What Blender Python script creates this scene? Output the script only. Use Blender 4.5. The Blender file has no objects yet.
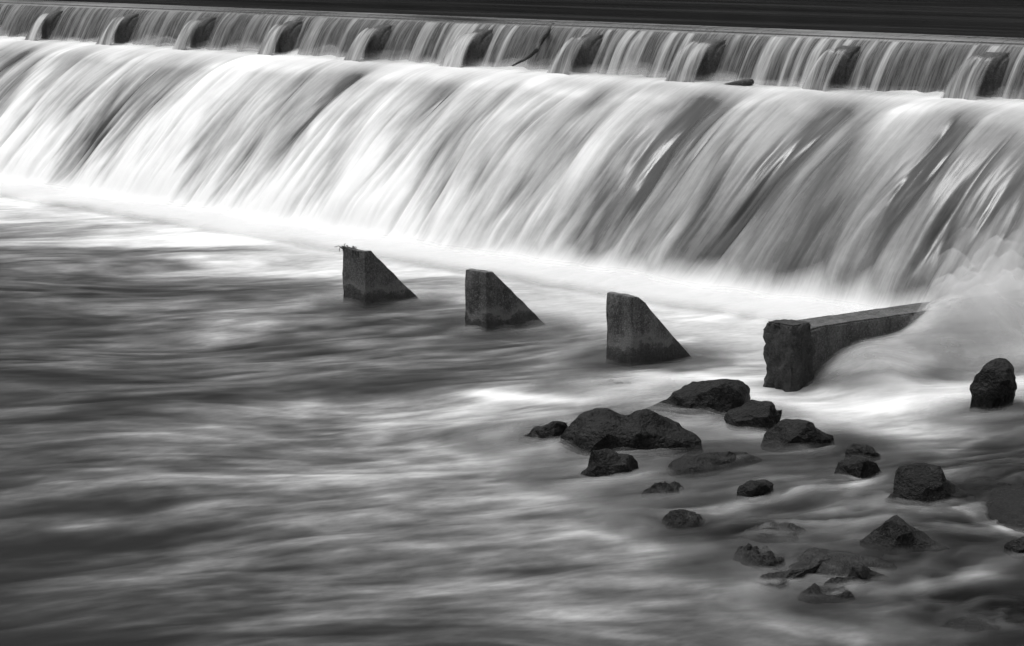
import bpy, bmesh, math, random
import numpy as np
from mathutils import Vector, noise as mnoise

# ------------------------------------------------------------------ camera, sky, sun, exposure
W, HPX = 1024, 646
FPX = 2500.0                 # focal length in pixels
CAMZ = 6.0                   # camera height above the lower pool (m)
CX, CY, HORY = 512.0, 323.0, -63.0
PITCH = math.atan((CY - HORY) / FPX)
YAW = math.atan(2110.0 / (FPX / math.cos(PITCH)))
FH = np.array([-math.cos(YAW), math.sin(YAW), 0.0])      # horizontal view direction
RT = np.array([math.sin(YAW), math.cos(YAW), 0.0])
ZZ = np.array([0, 0, 1.0])
FW = FH * math.cos(PITCH) - ZZ * math.sin(PITCH)
UP = FH * math.sin(PITCH) + ZZ * math.cos(PITCH)
CAM = np.array([0, 0, CAMZ])

sc = bpy.context.scene
cam_d = bpy.data.cameras.new("camera")
cam = bpy.data.objects.new("camera", cam_d)
sc.collection.objects.link(cam)
cam.location = CAM
from mathutils import Matrix
cam.rotation_euler = Matrix((RT, UP, -FW)).transposed().to_euler()
cam_d.sensor_width = 36.0
cam_d.lens = FPX / W * 36.0
cam_d.clip_start = 0.1
cam_d.clip_end = 3000
sc.camera = cam

SUN_EL, SUN_AZ = math.radians(72), math.radians(105)      # azimuth from +Y (upstream) towards -X
world = bpy.data.worlds.new("World"); sc.world = world; world.use_nodes = True
nt = world.node_tree; nt.nodes.clear()
sky = nt.nodes.new("ShaderNodeTexSky"); sky.sky_type = 'NISHITA'; sky.sun_disc = False
sky.sun_elevation = SUN_EL; sky.sun_rotation = -SUN_AZ
sky.air_density = 2.0; sky.dust_density = 6.0
bw = nt.nodes.new("ShaderNodeRGBToBW"); bg = nt.nodes.new("ShaderNodeBackground"); wo = nt.nodes.new("ShaderNodeOutputWorld")
bg.inputs["Strength"].default_value = 0.10
nt.links.new(sky.outputs[0], bw.inputs[0]); nt.links.new(bw.outputs[0], bg.inputs[0]); nt.links.new(bg.outputs[0], wo.inputs[0])

sun_d = bpy.data.lights.new("sun", 'SUN'); sun_d.energy = 1.1; sun_d.angle = math.radians(14); sun_d.color = (1, 1, 1)
sun = bpy.data.objects.new("sun", sun_d); sc.collection.objects.link(sun)
sdir = Vector((-math.sin(SUN_AZ) * math.cos(SUN_EL), math.cos(SUN_AZ) * math.cos(SUN_EL), math.sin(SUN_EL)))
sun.rotation_euler = sdir.to_track_quat('Z', 'Y').to_euler(); sun.location = (0, 30, 60)

vs = sc.view_settings
vs.view_transform = 'Standard'; vs.look = 'None'; vs.exposure = 0.48; vs.gamma = 1.0; vs.use_curve_mapping = False
sc.cycles.use_denoising = True
sc.cycles.max_bounces = 10; sc.cycles.diffuse_bounces = 6; sc.cycles.transparent_max_bounces = 24
sc.cycles.sample_clamp_indirect = 4

# ------------------------------------------------------------------ helpers
def ray(x, y): return FW + RT * (x - CX) / FPX + UP * (CY - y) / FPX
def at_z(x, y, h=0.0):
    d = ray(x, y); return CAM + d * ((h - CAMZ) / d[2])
def at_y(x, y, Y):
    d = ray(x, y); return CAM + d * (Y / d[1])
def at_x(x, y, X):
    d = ray(x, y); return CAM + d * (X / d[0])
def lin(v):
    v = np.asarray(v, float); return np.where(v <= 0.04045, v / 12.92, ((v + 0.055) / 1.055) ** 2.4)
def sstep(a, b, x):
    t = np.clip((x - a) / (b - a), 0, 1); return t * t * (3 - 2 * t)

_tiles = {}
def tile(seed, n=512, beta=1.6):
    """periodic noise tile, zero mean, unit std"""
    k = (seed, n, beta)
    if k not in _tiles:
        r = np.random.default_rng(seed)
        f = np.fft.fft2(r.standard_normal((n, n)))
        q = np.fft.fftfreq(n) * n
        kk = np.hypot(q[:, None], q[None, :])
        amp = np.where(kk > 0, (1 + (kk / 24.0) ** 2) ** (-beta), 0)      # features about n/24 cells wide
        g = np.real(np.fft.ifft2(f * amp)); g -= g.mean(); g /= g.std()
        _tiles[k] = g
    return _tiles[k]
def samp(seed, x, y, n=512, beta=1.6):
    """noise with features of about one unit at float coordinates"""
    t = tile(seed, n, beta); s = n / 24.0 * 0.5
    x = np.mod(x * s, n); y = np.mod(y * s, n)
    i = np.floor(x).astype(int) % n; j = np.floor(y).astype(int) % n
    fx = x - np.floor(x); fy = y - np.floor(y)
    i1 = (i + 1) % n; j1 = (j + 1) % n
    return (t[i, j] * (1 - fx) * (1 - fy) + t[i1, j] * fx * (1 - fy) + t[i, j1] * (1 - fx) * fy + t[i1, j1] * fx * fy)

def link(o, parent=None):
    sc.collection.objects.link(o)
    if parent is not None: o.parent = parent
    return o
def tag(o, label=None, cat=None, group=None, kind=None):
    if label: o["label"] = label
    if cat: o["category"] = cat
    if group: o["group"] = group
    if kind: o["kind"] = kind
    return o
def grid_mesh(name, P, attrs, mat, smooth=True, keep=None):
    """P: (n,m,3) array; attrs: name -> (n,m) float or (n,m,3) vector"""
    n, m, _ = P.shape
    me = bpy.data.meshes.new(name)
    idx = np.arange(n * m).reshape(n, m)
    q = np.stack([idx[:-1, :-1], idx[1:, :-1], idx[1:, 1:], idx[:-1, 1:]], -1).reshape(-1, 4)
    if keep is not None:                            # drop the quads (and vertices) outside the mask
        q = q[keep.reshape(-1)[q].any(1)]
        used = np.unique(q); remap = np.full(n * m, -1); remap[used] = np.arange(len(used)); q = remap[q]
        P = P.reshape(-1, 3)[used][:, None, :]
        attrs = {k: (v.reshape(-1)[used][:, None] if v.ndim == 2 else v.reshape(-1, 3)[used][:, None, :]) for k, v in attrs.items()}
        n, m = len(used), 1
    me.vertices.add(n * m); me.vertices.foreach_set("co", P.reshape(-1).astype(np.float32))
    me.loops.add(q.size); me.loops.foreach_set("vertex_index", q.reshape(-1).astype(np.int32))
    me.polygons.add(len(q)); me.polygons.foreach_set("loop_start", np.arange(0, q.size, 4, dtype=np.int32))
    me.polygons.foreach_set("use_smooth", np.full(len(q), smooth))
    me.update(calc_edges=True)
    for k, v in attrs.items():
        if v.ndim == 2:
            a = me.attributes.new(k, 'FLOAT', 'POINT'); a.data.foreach_set("value", v.reshape(-1).astype(np.float32))
        else:
            a = me.attributes.new(k, 'FLOAT_VECTOR', 'POINT'); a.data.foreach_set("vector", v.reshape(-1).astype(np.float32))
    me.materials.append(mat)
    return bpy.data.objects.new(name, me)
def mesh_obj(name, bm, mat, parent=None, smooth=False):
    me = bpy.data.meshes.new(name); bm.normal_update(); bm.to_mesh(me); bm.free()
    for p in me.polygons: p.use_smooth = smooth
    me.materials.append(mat)
    return link(bpy.data.objects.new(name, me), parent)

class Nodes:
    def __init__(s, name):
        s.m = bpy.data.materials.new(name); s.m.use_nodes = True
        s.t = s.m.node_tree; s.t.nodes.clear(); s.o = s.t.nodes.new("ShaderNodeOutputMaterial")
    def n(s, typ, **kw):
        x = s.t.nodes.new(typ)
        for k, v in kw.items(): setattr(x, k, v)
        return x
    def l(s, a, b): s.t.links.new(a, b)
    def val(s, x, sock):
        if hasattr(x, "links"): s.l(x, sock)
        else: sock.default_value = x
    def math(s, op, a, b=0.0, clamp=False):
        x = s.n("ShaderNodeMath", operation=op, use_clamp=clamp); s.val(a, x.inputs[0]); s.val(b, x.inputs[1]); return x.outputs[0]
    def mix(s, f, a, b):
        x = s.n("ShaderNodeMix", data_type='RGBA'); s.val(f, x.inputs[0])
        for v, k in ((a, 6), (b, 7)):
            if hasattr(v, "links"): s.l(v, x.inputs[k])
            else: x.inputs[k].default_value = (v, v, v, 1) if not isinstance(v, tuple) else v
        return x.outputs[2]
    def mapr(s, v, a, b, c, d, smooth=False):
        x = s.n("ShaderNodeMapRange"); x.interpolation_type = 'SMOOTHSTEP' if smooth else 'LINEAR'
        s.l(v, x.inputs[0])
        for i, q in enumerate((a, b, c, d)): x.inputs[i + 1].default_value = q
        return x.outputs[0]
    def attr(s, name): return s.n("ShaderNodeAttribute", attribute_name=name)
    def scaled(s, vec, sc3):
        x = s.n("ShaderNodeVectorMath", operation='MULTIPLY'); s.l(vec, x.inputs[0]); x.inputs[1].default_value = sc3; return x.outputs[0]
    def noise(s, vec, scale, detail=3, rough=0.55):
        x = s.n("ShaderNodeTexNoise"); s.l(vec, x.inputs["Vector"]); x.inputs["Scale"].default_value = scale
        x.inputs["Detail"].default_value = detail; x.inputs["Roughness"].default_value = rough; return x.outputs[0]
    def bump(s, h, strength, dist):
        x = s.n("ShaderNodeBump"); s.l(h, x.inputs["Height"]); x.inputs["Strength"].default_value = strength; x.inputs["Distance"].default_value = dist
        return x.outputs[0]
    def pbsdf(s, col, rough, normal=None, spec=0.5, ior=1.45):
        x = s.n("ShaderNodeBsdfPrincipled"); 
        if hasattr(col, "links"): s.l(col, x.inputs["Base Color"])
        else: x.inputs["Base Color"].default_value = (col, col, col, 1)
        s.val(rough, x.inputs["Roughness"]); x.inputs["IOR"].default_value = ior; x.inputs["Specular IOR Level"].default_value = spec
        if normal: s.l(normal, x.inputs["Normal"])
        return x.outputs[0]
    def out(s, sh): s.l(sh, s.o.inputs["Surface"]); return s.m

# ------------------------------------------------------------------ materials
def water_material(name, fine_scale, fine_amp, grain_amp, bump_d=0.02, alpha=False, dark=0.012, white=0.85, rough0=0.16, spec=0.4, trans=0.0):
    N = Nodes(name)
    foam = N.attr("foam").outputs["Fac"]; flow = N.attr("flow").outputs["Vector"]
    n1 = N.noise(N.scaled(flow, fine_scale), 1.0, 4, 0.6)
    n2 = N.noise(N.scaled(flow, tuple(3.3 * q for q in fine_scale)), 1.0, 3, 0.6)
    pos = N.n("ShaderNodeNewGeometry").outputs["Position"]
    n3 = N.noise(N.scaled(pos, (9, 5, 9)), 1.0, 3, 0.6)
    # fine detail is strongest where foam is thin, absent in full foam
    w = N.math('MULTIPLY', foam, N.math('SUBTRACT', 1.08, foam, True), True)
    d = N.math('ADD', N.math('MULTIPLY', N.math('SUBTRACT', n1, 0.5), fine_amp), N.math('MULTIPLY', N.math('SUBTRACT', n2, 0.5), fine_amp * 0.6))
    d = N.math('ADD', d, N.math('MULTIPLY', N.math('SUBTRACT', n3, 0.5), grain_amp))
    f = N.math('ADD', foam, N.math('MULTIPLY', d, N.math('MULTIPLY', w, 4.0)), True)
    col = N.mix(f, dark, white)
    rough = N.mapr(f, 0.0, 0.5, rough0, 0.6)
    h = N.math('ADD', N.math('MULTIPLY', n1, 0.6), N.math('MULTIPLY', n2, 0.3))
    sh = N.pbsdf(col, rough, N.bump(h, 0.5, bump_d), spec=spec, ior=1.33)
    if trans:                                      # thin foam lets light through
        tl = N.n("ShaderNodeBsdfTranslucent"); N.l(col, tl.inputs[0])
        m0 = N.n("ShaderNodeMixShader"); m0.inputs[0].default_value = trans; N.l(sh, m0.inputs[1]); N.l(tl.outputs[0], m0.inputs[2]); sh = m0.outputs[0]
    if alpha:
        a = N.attr("alpha").outputs["Fac"]
        a2 = N.math('ADD', a, N.math('MULTIPLY', d, N.math('MULTIPLY', N.math('MULTIPLY', a, N.math('SUBTRACT', 1.0, a, True)), 3.0)), True)
        tr = N.n("ShaderNodeBsdfTransparent").outputs[0]
        mx = N.n("ShaderNodeMixShader"); N.l(a2, mx.inputs[0]); N.l(tr, mx.inputs[1]); N.l(sh, mx.inputs[2]); sh = mx.outputs[0]
    return N.out(sh)

def concrete_material(name, base=0.13, wet_top=0.30, stain=True, spec=0.3):
    N = Nodes(name)
    pos = N.n("ShaderNodeNewGeometry").outputs["Position"]
    a = N.noise(pos, 2.2, 5, 0.65); b = N.noise(pos, 17.0, 5, 0.75); c = N.noise(N.scaled(pos, (7, 7, 1.1)), 1.0, 4, 0.6)
    g = N.noise(pos, 46.0, 2, 0.6)
    col = N.mix(N.mapr(a, 0.3, 0.7, 0, 1), base * 0.5, base * 1.5)
    col = N.mix(N.mapr(c, 0.45, 0.7, 0, 0.7), col, base * 0.3)
    col = N.mix(N.mapr(b, 0.52, 0.72, 0, 0.7), col, base * 2.2)
    col = N.mix(N.mapr(b, 0.46, 0.30, 0, 0.8), col, base * 0.25)
    col = N.mix(N.mapr(g, 0.56, 0.70, 0, 0.6), col, base * 2.4)
    col = N.mix(N.mapr(g, 0.42, 0.30, 0, 0.7), col, base * 0.25)
    rough = 0.8
    if stain:                                   # algae and wet band above the water line, pale lime line over it
        z = N.n("ShaderNodeSeparateXYZ"); N.l(pos, z.inputs[0])
        zz = N.math('ADD', z.outputs[2], N.math('MULTIPLY', N.math('SUBTRACT', a, 0.5), -0.8))
        line = N.math('MULTIPLY', N.mapr(zz, wet_top, wet_top + 0.025, 0, 1), N.mapr(zz, wet_top + 0.03, wet_top + 0.22, 1, 0))
        col = N.mix(N.math('MULTIPLY', line, 0.7), col, base * 1.9)
        wet = N.mapr(zz, wet_top + 0.06, wet_top - 0.09, 0, 1)
        col = N.mix(N.math('MULTIPLY', wet, 0.7), col, base * 0.3)
        rough = N.mapr(wet, 0, 1, 0.85, 0.55)
    h = N.math('ADD', N.math('MULTIPLY', a, 0.4), N.math('MULTIPLY', b, 0.5))
    return N.out(N.pbsdf(col, rough, N.bump(h, 1.0, 0.06), spec=spec))

def rock_material(name, base, rough, sc_=1.0, spec=0.45, bmp=0.06):
    N = Nodes(name)
    pos = N.n("ShaderNodeNewGeometry").outputs["Position"]
    a = N.noise(pos, 3.0 * sc_, 5, 0.62); b = N.noise(pos, 24.0 * sc_, 4, 0.65); e = N.noise(pos, 70.0 * sc_, 2, 0.6)
    col = N.mix(N.mapr(a, 0.35, 0.65, 0, 1), base * 0.5, base * 1.4)
    col = N.mix(N.mapr(b, 0.54, 0.72, 0, 0.8), col, base * 4.0)
    col = N.mix(N.mapr(e, 0.57, 0.70, 0, 0.6), col, base * 6.0)
    col = N.mix(N.mapr(b, 0.48, 0.34, 0, 0.9), col, base * 0.3)
    h = N.math('ADD', N.math('ADD', N.math('MULTIPLY', a, 0.8), N.math('MULTIPLY', b, 0.30)), N.math('MULTIPLY', e, 0.07))
    r = N.mapr(b, 0.35, 0.65, rough * 0.7, min(1, rough * 1.3))
    return N.out(N.pbsdf(col, r, N.bump(h, 0.8, bmp), spec=spec))

M_pool = water_material("pool_water", (0.9, 4.0, 1), 0.24, 0.26, 0.004, spec=0.12, rough0=0.42)
M_spray = water_material("spray", (0.5, 5.0, 1), 0.3, 0.2, 0.0, alpha=True, spec=0.0, white=0.99, trans=0.5)
M_veil = water_material("foam_veil", (0.5, 5.0, 1), 0.3, 0.2, 0.0, alpha=True, spec=0.1, white=0.92, trans=0.35, rough0=0.5)
M_fall = water_material("falling_water", (16.0, 0.8, 1), 0.24, 0.12, 0.010)
M_curtain = water_material("curtain_water", (22.0, 1.0, 1), 0.8, 0.0, 0.01, alpha=True)
M_block = concrete_material("weathered_concrete", 0.115, 0.24)
M_wall = concrete_material("wet_weir_concrete", 0.07, 0.3, stain=False, spec=0.4)
M_beam = concrete_material("dark_beam_concrete", 0.10, 0.2, stain=False)
M_pier = concrete_material("broken_black_concrete", 0.04, 0.2, stain=False)
M_rock = rock_material("wet_dark_rock", 0.010, 0.45, spec=0.13, bmp=0.10)
M_rock2 = rock_material("wet_speckled_rock", 0.012, 0.42, 1.4, spec=0.14, bmp=0.12)
M_wood = rock_material("wet_driftwood", 0.035, 0.5, 2.0)

def river_material():
    N = Nodes("upstream_water")
    pos = N.n("ShaderNodeNewGeometry").outputs["Position"]
    a = N.noise(N.scaled(pos, (0.05, 0.5, 1)), 1.0, 4, 0.6); b = N.noise(N.scaled(pos, (0.4, 1.6, 1)), 1.0, 3, 0.6)
    h = N.math('ADD', a, N.math('MULTIPLY', b, 0.4))
    r = N.mapr(a, 0.4, 0.65, 0.08, 0.30)
    return N.out(N.pbsdf(0.01, r, N.bump(h, 0.15, 0.05), spec=0.32, ior=1.33))
def plain(name, a0, a1, scale, rough=0.95):
    N = Nodes(name); pos = N.n("ShaderNodeNewGeometry").outputs["Position"]
    a = N.noise(pos, scale, 5, 0.65)
    return N.out(N.pbsdf(N.mix(N.mapr(a, 0.35, 0.65, 0, 1), a0, a1), rough, N.bump(a, 0.6, 0.4 / scale), spec=0.2))
M_river = river_material()
M_bed = plain("river_bed_gravel", 0.03, 0.07, 3.0)
M_hill = plain("unseen_dark_hill", 0.006, 0.02, 0.35)

# ------------------------------------------------------------------ setting: river bed, unseen added hill, upstream river
X0, X1 = -92.0, -8.0                     # extent of the weir along X
YW, ZC, ZL = 34.15, 4.2, 3.15            # upper wall face, its crest, the ledge at its foot

def sheet(name, x0, x1, y0, y1, z, mat, nx=2, ny=2):
    xs = np.linspace(x0, x1, nx); ys = np.linspace(y0, y1, ny)
    P = np.zeros((nx, ny, 3)); P[..., 0] = xs[:, None]; P[..., 1] = ys[None, :]; P[..., 2] = z
    o = grid_mesh(name, P, {}, mat); link(o); o["kind"] = "structure"; return o
sheet("river_bed", -1500, 1500, -1500, 1500, -1.2, M_bed)
sheet("upstream_river", -400, 250, 35.1, 260, 4.22, M_river, 40, 30)

def unseen_hill():  # unseen hill, added and raised so the water reflects dark instead of sky
    na, nr = 220, 40
    ang = np.linspace(math.radians(-10), math.radians(210), na)      # from +X round by upstream to -X
    t = np.linspace(0, 1, nr)
    A, T = np.meshgrid(ang, t, indexing="ij")
    R = 105 + 12 * np.sin(3 * A) + 75 * T
    x, y = R * np.cos(A), R * np.sin(A)
    n = samp(71, x / 14, y / 14) * 2.2 + samp(72, x / 5, y / 5) * 1.1
    z = -1.5 + 5.0 * sstep(0, 0.08, T) + 62 * T ** 0.9 + n * sstep(0.05, 0.2, T)
    y = np.where(np.isfinite(y), y, 0)
    o = grid_mesh("unseen_hill", np.stack([x, y, z], -1), {}, M_hill); link(o); o["kind"] = "structure"
unseen_hill()

# ------------------------------------------------------------------ weir (concrete)
weir = link(bpy.data.objects.new("weir", None)); weir.location = ((X0 + X1) / 2, YW, -1)
tag(weir, "long concrete weir with an upper wall of flow splitters above the main fall", "weir")
WO = Vector(weir.location)
def prism_x(profile, x0, x1, bevel=0.0):
    """profile: (y,z) points, extruded along X"""
    bm = bmesh.new()
    a = [bm.verts.new((x0, y, z)) for y, z in profile]; b = [bm.verts.new((x1, y, z)) for y, z in profile]
    n = len(a)
    for i in range(n): bm.faces.new((a[i], a[(i + 1) % n], b[(i + 1) % n], b[i]))
    bm.faces.new(a[::-1]); bm.faces.new(b)
    bmesh.ops.recalc_face_normals(bm, faces=bm.faces)
    if bevel: bmesh.ops.bevel(bm, geom=bm.edges[:], offset=bevel, segments=2, affect='EDGES', profile=0.6)
    return bm
def offs(bm, o):
    bmesh.ops.translate(bm, vec=-Vector(o), verts=bm.verts); return bm
def fall_z(Y):                            # main fall: flat ledge, then a nappe that steepens
    return 3.27 - 0.352 * np.clip(33.35 - np.asarray(Y, float), 0, None) ** 1.55
ys = [33.6 - 0.35 * i for i in range(14)]
prof = [(YW + 0.2, -1.15)] + [(YW + 0.2, ZL - 0.12), (33.6, ZL - 0.12)] + [(y, float(fall_z(y)) - 0.35) for y in ys[1:] if fall_z(y) > -0.7] + [(28.4, -1.15)]
mesh_obj("spillway", offs(prism_x(prof, X0, X1), WO), M_wall, weir)
mesh_obj("upper_wall", offs(prism_x([(YW, ZL - 0.5), (YW, ZC - 0.06), (YW + 0.06, ZC), (35.0, ZC), (35.3, ZC - 0.5), (35.3, ZL - 0.5)], X0, X1), WO), M_wall, weir)

# flow splitters: rounded blocks against the upper wall
SPL = [60, 134, 211, 297, 388, 488, 598, 721, 857, 1005]
spl_y = [14, 17, 20, 24, 29, 33, 38, 42, 47, 54]
spl_x = [float(at_y(x - 3, y + 6, 33.75)[0]) for x, y in zip(SPL, spl_y)]
spl_x = [spl_x[0] - 7.1, spl_x[0] - 3.55] + spl_x + [spl_x[-1] + 3.5]
SW = 0.60                                  # splitter width; spl_x is its right side
def splitter_mesh():
    pr = [(0.02, -0.3)]
    yf = -0.58
    pr += [(yf - 0.06, -0.3), (yf, 0.25)]
    for k in range(9):
        a = math.pi - k / 8 * math.pi / 2
        pr.append((yf + 0.50 + 0.50 * math.cos(a), 0.36 + 0.54 * math.sin(a)))
    pr += [(0.02, 0.91)]
    bm = prism_x(pr, -SW, 0)
    return bm
me0 = None
for x in spl_x:
    if me0 is None:
        sb = splitter_mesh(); bmesh.ops.bevel(sb, geom=[e for e in sb.edges if abs(e.verts[0].co.x - e.verts[1].co.x) < 1e-4], offset=0.07, segments=3, affect='EDGES')
        o = mesh_obj("flow_splitter", sb, M_wall, weir, smooth=True); me0 = o.data
    else:
        o = link(bpy.data.objects.new("flow_splitter", me0), weir)
    o.location = Vector((x, YW, ZL)) - WO

# ------------------------------------------------------------------ water over the crest (upper curtain)
def curtain():
    xs = np.arange(X0 + 4, X1 - 1, 0.03); n = len(xs)
    # profile from the upstream side over the crest and down
    prof = [(35.35, ZC - 0.03), (35.22, ZC + 0.025), (35.16, ZC + 0.037), (35.12, ZC + 0.044), (35.08, ZC + 0.05), (35.0, ZC + 0.055), (34.8, ZC + 0.05), (34.6, ZC + 0.04), (34.45, ZC + 0.03), (34.32, ZC + 0.015)]
    y, z = 34.24, ZC - 0.002
    for t in np.linspace(0, 1, 26):
        prof.append((34.24 - 0.66 * t ** 0.8 - 0.03 * t, ZC - 0.01 - 1.0 * t ** 1.35))
    prof = np.array(prof); m = len(prof)
    s = np.concatenate([[0], np.cumsum(np.hypot(*np.diff(prof, axis=0).T))])
    Xg, Sg = np.meshgrid(xs, s, indexing="ij")
    fallp = np.clip((ZC - prof[:, 1]) / 1.0, 0, 1)[None, :] * np.ones((n, 1))
    drop = np.clip(fallp, 0, 1)
    # streams: narrow, long
    a = samp(11, Xg / 0.11, Sg / 4.0 + 3) * 0.75 + samp(12, Xg / 0.26, Sg / 6.0) * 0.55 + samp(13, Xg / 1.6, Sg * 0 + 7) * 0.18
    rdg = samp(14, Xg / 0.30, Sg / 7.0)
    st = np.clip(0.5 + 0.33 * a, 0, 1)
    lift = 0.03 * rdg * sstep(0, 0.4, drop)
    P = np.zeros((n, m, 3)); P[..., 0] = Xg; P[..., 1] = prof[None, :, 0] - lift - 0.05 * drop * (st - 0.5); P[..., 2] = prof[None, :, 1] + 0.4 * lift * (1 - drop)
    rt = sstep(-56, -34, Xg)               # streams are fuller towards the near end
    foam = 0.12 + (0.10 + 0.23 * rt) * sstep(0.35, 1.0, st) + 0.2 * sstep(0.8, 1, drop)
    ymid = prof[None, :, 0] * np.ones((n, 1))
    line = np.exp(-((ymid - 35.12) / 0.07) ** 2) * (drop < 0.1)  # bright sky reflection on the crest edge, painted as a foam strip
    flat = (drop < 0.06)
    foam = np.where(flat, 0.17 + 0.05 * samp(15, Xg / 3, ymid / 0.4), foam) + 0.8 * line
    alpha = np.where(flat, 1.0, 0.0) + (drop >= 0.06) * np.clip(0.80 + 0.2 * sstep(0.3, 0.8, st) + 0.3 * sstep(0.8, 1, drop), 0.12, 1)
    # the sheet is split by each splitter: water parts there
    for x in spl_x:
        inside = np.exp(-((Xg - (x - SW / 2 + 0.02)) / (SW * 0.42)) ** 6)
        alpha = alpha * (1 - inside * sstep(0.08, 0.30, drop))
    P[..., 2] += 0.0
    flow = np.stack([Xg, Sg, Sg * 0], -1)
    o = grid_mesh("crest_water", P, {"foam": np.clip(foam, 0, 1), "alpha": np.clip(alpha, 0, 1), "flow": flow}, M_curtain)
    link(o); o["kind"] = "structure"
    return o
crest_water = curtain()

def splitter_jets():
    """thin veil of water spreading over the front of each splitter"""
    rng = np.random.default_rng(5)
    for x in spl_x:
        nu, nt = 44, 30
        u = np.linspace(0, 1, nu); t = np.linspace(0, 1, nt)
        U, T = np.meshgrid(u, t, indexing="ij")
        Xc = x - SW * 0.52 + (U - 0.5) * (SW * 0.92 + 0.30 * T) - 0.16 * T
        reach = 0.62 + 0.5 * T ** 1.0
        Yc = YW - 0.40 - 0.56 * T ** 0.75 - 0.04 * np.sin(U * 3.14)
        Zc = ZL + 0.86 - 0.16 * T - 0.67 * T ** 1.6
        bul = samp(int(rng.integers(100, 999)), U * 4, T * 0.7)
        Yc -= 0.03 * bul * T; Zc += 0.015 * bul
        st = np.clip(0.5 + 0.4 * samp(int(rng.integers(100, 999)), U * 5, T * 0.6 + 3), 0, 1)
        foam = np.clip(0.20 + 0.42 * st ** 1.3, 0, 1) * (0.45 + 0.55 * sstep(0, 0.35, T))
        alpha = np.clip(0.80 + 0.2 * sstep(0.25, 0.8, st), 0, 1) * sstep(0, 0.12, U) * sstep(1.0, 0.8, U)
        alpha = np.clip(alpha + 0.5 * sstep(0.75, 1, T) * sstep(0, 0.15, U) * sstep(1, 0.85, U), 0, 1)
        # heavier on the left
        alpha *= (0.75 + 0.25 * sstep(0.95, 0.35, U)) * sstep(0.02, 0.14, T)
        o = grid_mesh("splitter_jet", np.stack([Xc, Yc, Zc], -1), {"foam": foam, "alpha": alpha, "flow": np.stack([Xc, T, T * 0], -1)}, M_curtain)
        link(o, crest_water)
splitter_jets()

# ------------------------------------------------------------------ main fall
def fall_pt_x(px, py):
    """X of the photo point px,py on the main fall"""
    d = ray(px, py); best = None
    for s in np.linspace(25, 75, 2000):
        p = CAM + d * s
        if p[2] < max(float(fall_z(p[1])), 0): return float(p[0]), float(p[1])
    return float(p[0]), float(p[1])

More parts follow.
